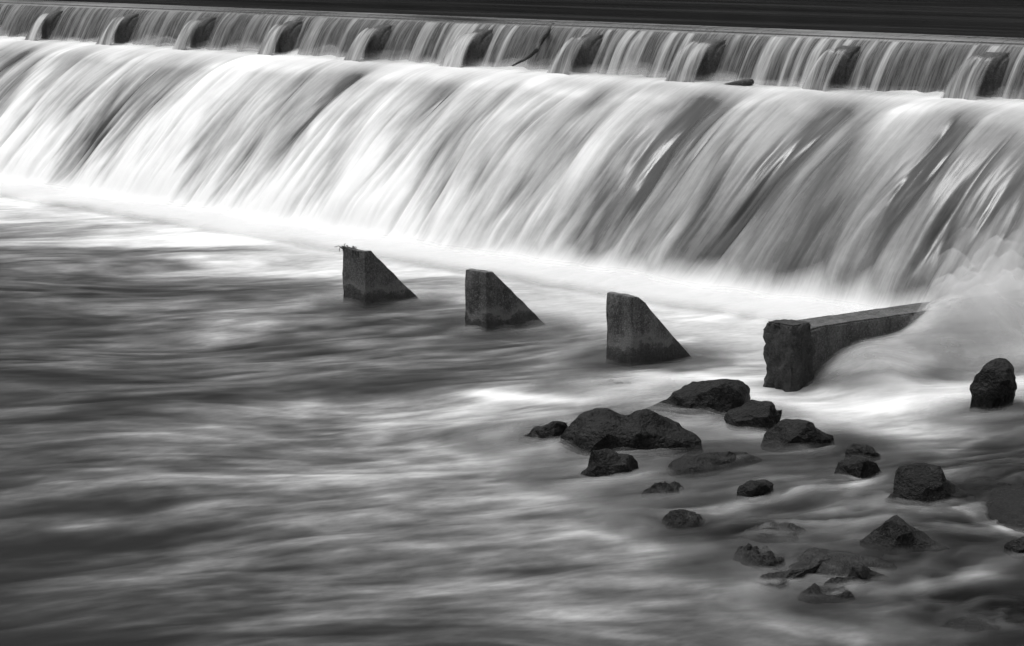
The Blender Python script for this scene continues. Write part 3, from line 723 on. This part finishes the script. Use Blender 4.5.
    for (px, py, r) in ((900, 520, 2.3), (820, 500, 1.9), (730, 520, 1.2), (960, 600, 1.8), (830, 585, 1.2), (1010, 470, 1.8)):
        c = at_z(px, py); zone = np.maximum(zone, 1 - sstep(0.45 * r, r, np.hypot(Xc - c[0], Yc - c[1])))
    rib = 1 - np.abs(samp(54, phi / 1.1, psi / 0.30)) ; rib2 = 1 - np.abs(samp(55, phi / 0.45, psi / 0.11))
    tone = tone + zone * (0.16 * (rib - 0.35) + 0.08 * (rib2 - 0.35) + 0.05)
    # white collars and trailing wakes of the things standing in the flow
    fx, fy = math.cos(al), math.sin(al)
    for (x, y, r) in sites:
        i0, i1 = np.searchsorted(xs, [x - 4 * r - 1.5, x + 4 * r + 1.5]); j0, j1 = np.searchsorted(ys_, [y - 4 * r - 1.5, y + 4 * r + 1.5])
        dx, dy = Xc[i0:i1, j0:j1] - x, Yc[i0:i1, j0:j1] - y
        a_, b_ = dx * fx + dy * fy, -dx * fy + dy * fx + 0.05 * samp(59, dx * 2, dy * 2)
        rr = r * 0.85
        collar = np.exp(-((np.hypot(a_ * 1.1, b_) / rr - 1.05) / 0.18) ** 2)
        wake = np.exp(-((np.abs(b_) - rr * (0.85 + 0.12 * a_ / rr)) / (0.16 * rr + 0.02 * np.clip(a_, 0, 9))) ** 2) * sstep(0, 0.5 * rr, a_) * np.exp(-np.clip(a_, 0, 99) / (1.6 * rr + 0.3))
        tone[i0:i1, j0:j1] += (0.13 * collar + 0.17 * wake) * (1.05 - tone[i0:i1, j0:j1])
    tone = np.clip(tone, 0.06, 0.975)
    tone = np.maximum(tone, 0.80 * sstep(23.4 + 0.4 * samp(57, Xc / 1.5, Yc / 3), 26.8, Yc) * sstep(-37, -31, Xc))
    tone = np.maximum(tone, 0.935 * sstep(25.4 + 0.5 * samp(57, Xc / 1.5, Yc / 3) + 0.7 * sstep(-38, -46, Xc), 28.3, Yc))
    foam = np.clip(lin(tone) * (0.60 + 0.45 * tone) - 0.008, 0.0, 0.98)
    # relief
    z = 0.004 * streak + 0.006 * churn + 0.010 * samp(49, phi / 2.5, psi / 1.0)
    z = z + zone * (0.024 * rib + 0.010 * rib2 + 0.016 * samp(56, Xc / 0.9, Yc / 0.6))
    for (px, py, hh, r) in ((1030, 488, 0.15, 0.75), (1000, 615, 0.07, 0.6), (780, 560, 0.06, 0.5), (770, 532, 0.06, 0.35)):       # water draped over drowned slabs
        c = at_z(px, py); z = z + hh * np.exp(-((Xc - c[0]) ** 2 + (Yc - c[1]) ** 2) / r ** 2)
    boil = np.exp(-np.clip(Yc - 28.9, -9, 0) ** 2 / 0.5)
    z = z + boil * (0.07 + 0.02 * samp(50, Xc / 1.5, Yc / 1.0))
    # surge of white water at the near end of the fall, by the beam
    surge = np.zeros_like(Xc)
    for (px, py, Y, hgt, sx, sy) in MOUNDS:
        c = at_y(px, py, Y)
        surge = surge + hgt * np.exp(-((Xc - c[0]) / sx) ** 2 - ((Yc - Y) / sy) ** 2)
    bx = BEAM_X
    chute = 0.46 * sstep(23.9, 25.5, Yc + 0.3 * (Xc - bx)) * sstep(bx - 0.35, bx - 0.1, Xc) * (1 - 0.85 * sstep(bx + 0.15, bx + 1.5, Xc)) * sstep(29.4, 28.4, Yc)
    mound = surge; surge = surge + chute
    z = z + surge
    foam = np.maximum(foam, 0.7 * sstep(0.06, 0.28, chute) * (1 + 0.15 * streak))
    foam = np.maximum(foam, (0.93 - 0.15 * samp(51, phi / 3, psi / 0.5)).clip(0.5, 0.97) * sstep(0.22, 0.6, surge))
    for (x, y, r, zm, dp) in rock_sites:                    # water heaps up on the upstream side
        ux, uy = x + 0.34 * r * 0.9, y + 0.94 * r * 0.9
        z = z + min(0.06, 0.2 * zm) * np.exp(-((Xc - ux) ** 2 + (Yc - uy) ** 2) / (r * 0.8 + 0.1) ** 2)
    z = np.where((Xg != Xc) | (Yg != Yc), z * 0.3, z)
    P = np.stack([Xg, Yg, z], -1)
    o = grid_mesh("pool", P, {"foam": foam, "flow": np.stack([phi, psi, phi * 0], -1)}, M_pool)
    link(o); o["kind"] = "structure"
    # veils of foam and spray riding on the surface
    i = np.arange(6, len(xs) - 6, 2); j = np.arange(6, len(ys_), 2)
    i = i[xs[i] > -58]
    sel = np.ix_(i, j); Q = P[sel]; fo = foam[sel]; ph = phi[sel]; ps = psi[sel]
    spc = 0.018 + 0.010 * fo + 0.010 * boil[sel] 
    near = np.zeros_like(fo)                         # only round the things that stand in the water, the fall and the surge
    for (x, y, r) in sites:
        near = np.maximum(near, 1 - sstep(r * 1.1 + 0.25, r * 1.1 + 1.0, np.hypot(Q[..., 0] - x, Q[..., 1] - y)))
    near = np.maximum(near, np.maximum(sstep(0.02, 0.3, boil[sel]), sstep(0.03, 0.15, surge[sel])))
    for k in range(1, 5):
        V = Q.copy(); calm = 1 - sstep(0.05, 0.3, boil[sel]); lump = np.clip(1 + 0.35 * calm * samp(60, ph / 1.4, ps / 0.5), 0.3, 2)
        V[..., 2] += 0.010 + k * spc * lump * (1 - 0.6 * zone[sel])
        a_ = np.clip((0.58 - 0.10 * k) + 0.12 * calm * samp(61 + k, ph / 1.2, ps / 0.25), 0.02, 1) * near * (0.45 + 0.55 * sstep(0.03, 0.3, fo))
        v = grid_mesh("foam_veil", V, {"foam": np.maximum(fo, 0.97 * sstep(0.05, 0.4, boil[sel])), "alpha": a_, "flow": np.stack([ph, ps, ps * 0], -1)}, M_veil, keep=near > 0.01)
        link(v, o)
    m2 = sstep(0.02, 0.27, mound[sel]) * sstep(-23.3, -22.5, Q[..., 0])               # spray thrown up over the surge
    for k in range(1, 13):
        V = Q.copy(); lump = np.clip(1 + 0.30 * samp(80, ph / 1.4, ps / 0.5) + 0.42 * samp(200 + k, Q[..., 0] / 0.55, Q[..., 1] / 0.45), 0.1, 2.4)
        V[..., 2] += 0.058 * k * lump * m2 + 0.007 * k
        V[..., 1] -= 0.02 * k * m2
        a_ = np.clip((0.27 - 0.021 * k) * (1 + 0.5 * samp(81 + k, Q[..., 0] / 0.7, Q[..., 1] / 0.6)), 0, 1) * m2
        v = grid_mesh("surge_spray", V, {"foam": np.full(a_.shape, 0.98), "alpha": a_, "flow": np.stack([ph, ps, ps * 0], -1)}, M_spray, keep=m2 > 0.01)
        link(v, o)
MOUNDS = [(1020, 295, 27.9, 0.24, 1.4, 1.0), (955, 335, 27.2, 0.22, 0.9, 0.9)]
BEAM_X = -22.75

# ------------------------------------------------------------------ concrete baffle blocks
BL = [((343, 305), 248, 377, (418, 298)), ((465, 331), 269, 486.5, (543, 321)), ((606, 362), 292.5, 632, (688, 352))]
BLOCKPOS = [at_z(*b[0]) for b in BL]
b_label = ['weathered concrete baffle block with a tuft of debris on its top, farthest from the boulders',
           'concrete baffle block with a sloped back, the middle one of the three wedge blocks',
           'concrete baffle block with a sloped back, the wedge block nearest to the broken pier']
def rough_up(bm, amp, freq, seed):
    off = Vector((seed * 7.1, seed * 3.3, 0))
    for v in bm.verts:
        n = v.normal if v.normal.length else Vector((0, 0, 1))
        d = mnoise.fractal(v.co * freq + off, 1.0, 2.0, 4)
        v.co += n * d * amp
for i, (fl, ytop, xr, tip) in enumerate(BL):
    p = at_z(*fl); X, Y = p[0], p[1]
    h = at_y(fl[0], ytop, Y)[2]
    yr = fl[1] + (xr - fl[0]) * 0.19
    Xr = at_z(xr, yr)[0]
    if i == 0: Xr = X + 0.62
    T = at_x(tip[0], tip[1], Xr); ln = (T[1] - Y) + max(0, T[2]) * 1.1
    sl = (ln - 0.12) / h
    prof = [(0, -0.7), (0, h), (0.12, h), (0.12 + sl * (h + 0.7), -0.7)]
    bm = prism_x(prof, 0, Xr - X)
    bmesh.ops.bevel(bm, geom=bm.edges[:], offset=0.018, segments=2, affect='EDGES', profile=0.6)
    bmesh.ops.triangulate(bm, faces=bm.faces)
    for _ in range(4):
        bmesh.ops.subdivide_edges(bm, edges=[e for e in bm.edges if e.calc_length() > 0.07], cuts=1, use_grid_fill=False)
        bmesh.ops.triangulate(bm, faces=[f for f in bm.faces if len(f.verts) > 3])
    bm.normal_update(); rough_up(bm, 0.017, 3.0, i * 3 + 1); bm.normal_update(); rough_up(bm, 0.013, 11.0, i * 5 + 9)
    root = link(bpy.data.objects.new("baffle_block", None)); root.location = (X, Y, 0)
    tag(root, b_label[i], "concrete block", "wedge-shaped baffle blocks in the pool")
    mesh_obj("concrete_body", bm, M_block, root, smooth=True)
    if i == 0:                                     # caught debris on its top
        tb = bmesh.new(); rnd = random.Random(4)
        for k in range(26):
            a = Vector((rnd.uniform(0.0, 0.22), rnd.uniform(0.0, 0.10), h - 0.01)); b = a + Vector((rnd.uniform(-0.12, 0.08), rnd.uniform(-0.06, 0.08), rnd.uniform(0.0, 0.06)))
            c = b + Vector((rnd.uniform(-0.10, 0.04), rnd.uniform(-0.03, 0.03), rnd.uniform(-0.07, 0.02)))
            w_ = Vector((0.004, 0.005, 0.006))
            for s_, e_ in ((a, b), (b, c)):
                vs_ = [tb.verts.new(s_ - w_), tb.verts.new(s_ + w_), tb.verts.new(e_ + w_ * .7), tb.verts.new(e_ - w_ * .7)]
                tb.faces.new(vs_)
                w2 = Vector((-0.005, 0.004, 0.005))
                tb.faces.new([tb.verts.new(s_ - w2), tb.verts.new(s_ + w2), tb.verts.new(e_ + w2), tb.verts.new(e_ - w2)])
        mesh_obj("debris_tuft", tb, M_wood, root)

# broken pier with the beam behind it
def pier_and_beam():
    p = at_z(765, 386); X, Y = p[0], p[1]
    h = at_y(765, 321, Y)[2]
    root = link(bpy.data.objects.new("divider_wall", None)); root.location = (X, Y, 0)
    tag(root, "low concrete divider wall with a broken pier at its downstream end", "concrete wall")
    wx = 0.62
    def dense(bm, mx):
        bmesh.ops.triangulate(bm, faces=bm.faces)
        for _ in range(5):
            bmesh.ops.subdivide_edges(bm, edges=[e for e in bm.edges if e.calc_length() > mx], cuts=1)
            bmesh.ops.triangulate(bm, faces=[f for f in bm.faces if len(f.verts) > 3])
        bm.normal_update()
    bm = prism_x([(0, -0.7), (0, h), (0.36, h), (0.50, -0.7)], 0, wx - 0.12)
    bmesh.ops.bevel(bm, geom=bm.edges[:], offset=0.02, segments=2, affect='EDGES')
    dense(bm, 0.045)
    for v in bm.verts:                             # broken, eroded faces
        e = mnoise.ridged_multi_fractal(v.co * 2.2 + Vector((3, 1, 7)), 1.0, 2.0, 4, 1.0, 2.0) - 1.0
        k = sstep(h - 0.01, h - 0.12, v.co.z)
        v.co += v.normal * float(k) * (0.075 * e)
        v.co += v.normal * (0.03 * mnoise.noise(v.co * 9) + 0.015 * mnoise.noise(v.co * 23))
    mesh_obj("broken_pier", bm, M_pier, root, smooth=True)
    # beam: photo top front edge (812,328)->(908,315)
    q = at_y(808, 328, Y + 0.45)
    bx1 = q[0] - X; bz = q[2]
    global BEAM_X; BEAM_X = q[0]
    bm = prism_x([(0.33, -0.7), (0.33, bz), (5.6, bz), (5.6, -0.7)], bx1 - 0.62, bx1)
    bmesh.ops.bevel(bm, geom=bm.edges[:], offset=0.02, segments=2, affect='EDGES')
    dense(bm, 0.08)
    for v in bm.verts:                             # broken end by the pier
        if v.co.y < 0.9:
            v.co.y += 0.10 * max(0, mnoise.noise(v.co * 5)) * (0.9 - v.co.y) / 0.45 + 0.05 * mnoise.noise(v.co * 11)
            v.co.z -= 0.16 * max(0, 0.75 - v.co.y) * (0.6 + mnoise.noise(v.co * 6)) if v.co.z > 0.3 else 0
    rough_up(bm, 0.015, 2.5, 3); bm.normal_update(); rough_up(bm, 0.006, 16, 5)
    mesh_obj("beam", bm, M_beam, root, smooth=True)
pier_and_beam()
pool()

# ------------------------------------------------------------------ driftwood
def tube(bm, pts, rads, seg=8):
    prev = None
    for k, (p, r) in enumerate(zip(pts, rads)):
        p = Vector(p); d = (Vector(pts[min(k + 1, len(pts) - 1)]) - Vector(pts[max(k - 1, 0)])).normalized()
        a = d.orthogonal().normalized(); b = d.cross(a)
        ring = [bm.verts.new(p + (a * math.cos(t) + b * math.sin(t)) * r) for t in [2 * math.pi * j / seg for j in range(seg)]]
        if prev:
            for j in range(seg): bm.faces.new((prev[j], prev[(j + 1) % seg], ring[(j + 1) % seg], ring[j]))
        else: bm.faces.new(ring[::-1])
        prev = ring
    bm.faces.new(prev)
def branch():
    path = [((553, 24), 34.3), ((549, 30), 34.05), ((543, 39), 33.7), ((537, 50), 33.45), ((531, 55), 33.4), ((523, 60), 33.2), ((512, 66), 33.05)]
    pts = [at_y(p[0], p[1], Y) for p, Y in path]
    base = Vector(pts[-1])
    bm = bmesh.new(); tube(bm, [Vector(p) - base for p in pts], [0.045, 0.05, 0.055, 0.055, 0.045, 0.035, 0.015])
    for v in bm.verts: v.co += Vector((mnoise.noise(v.co * 6), mnoise.noise(v.co * 6 + Vector((9, 0, 0))), mnoise.noise(v.co * 6 + Vector((0, 9, 0))))) * 0.02
    o = mesh_obj("driftwood_branch", bm, M_wood, smooth=True); o.location = base
    tag(o, "bent dark branch caught on the upper wall between two flow splitters", "branch")
    # log end lying on the ledge
    a, b = at_y(716, 88, 33.3), at_y(752, 82, 33.3)
    base = Vector(b)
    pts = [Vector(a).lerp(Vector(b), t) - base for t in np.linspace(0, 1, 7)]
    bm = bmesh.new(); tube(bm, pts, [0.03, 0.05, 0.06, 0.065, 0.075, 0.085, 0.06], 10)
    for v in bm.verts: v.co += Vector((mnoise.noise(v.co * 5), mnoise.noise(v.co * 5 + Vector((9, 0, 0))), mnoise.noise(v.co * 5 + Vector((0, 9, 0))))) * 0.025
    o = mesh_obj("driftwood_log", bm, M_wood, smooth=True); o.location = base
    tag(o, "short dark log lying on the ledge at the brow of the main fall", "log")
branch()
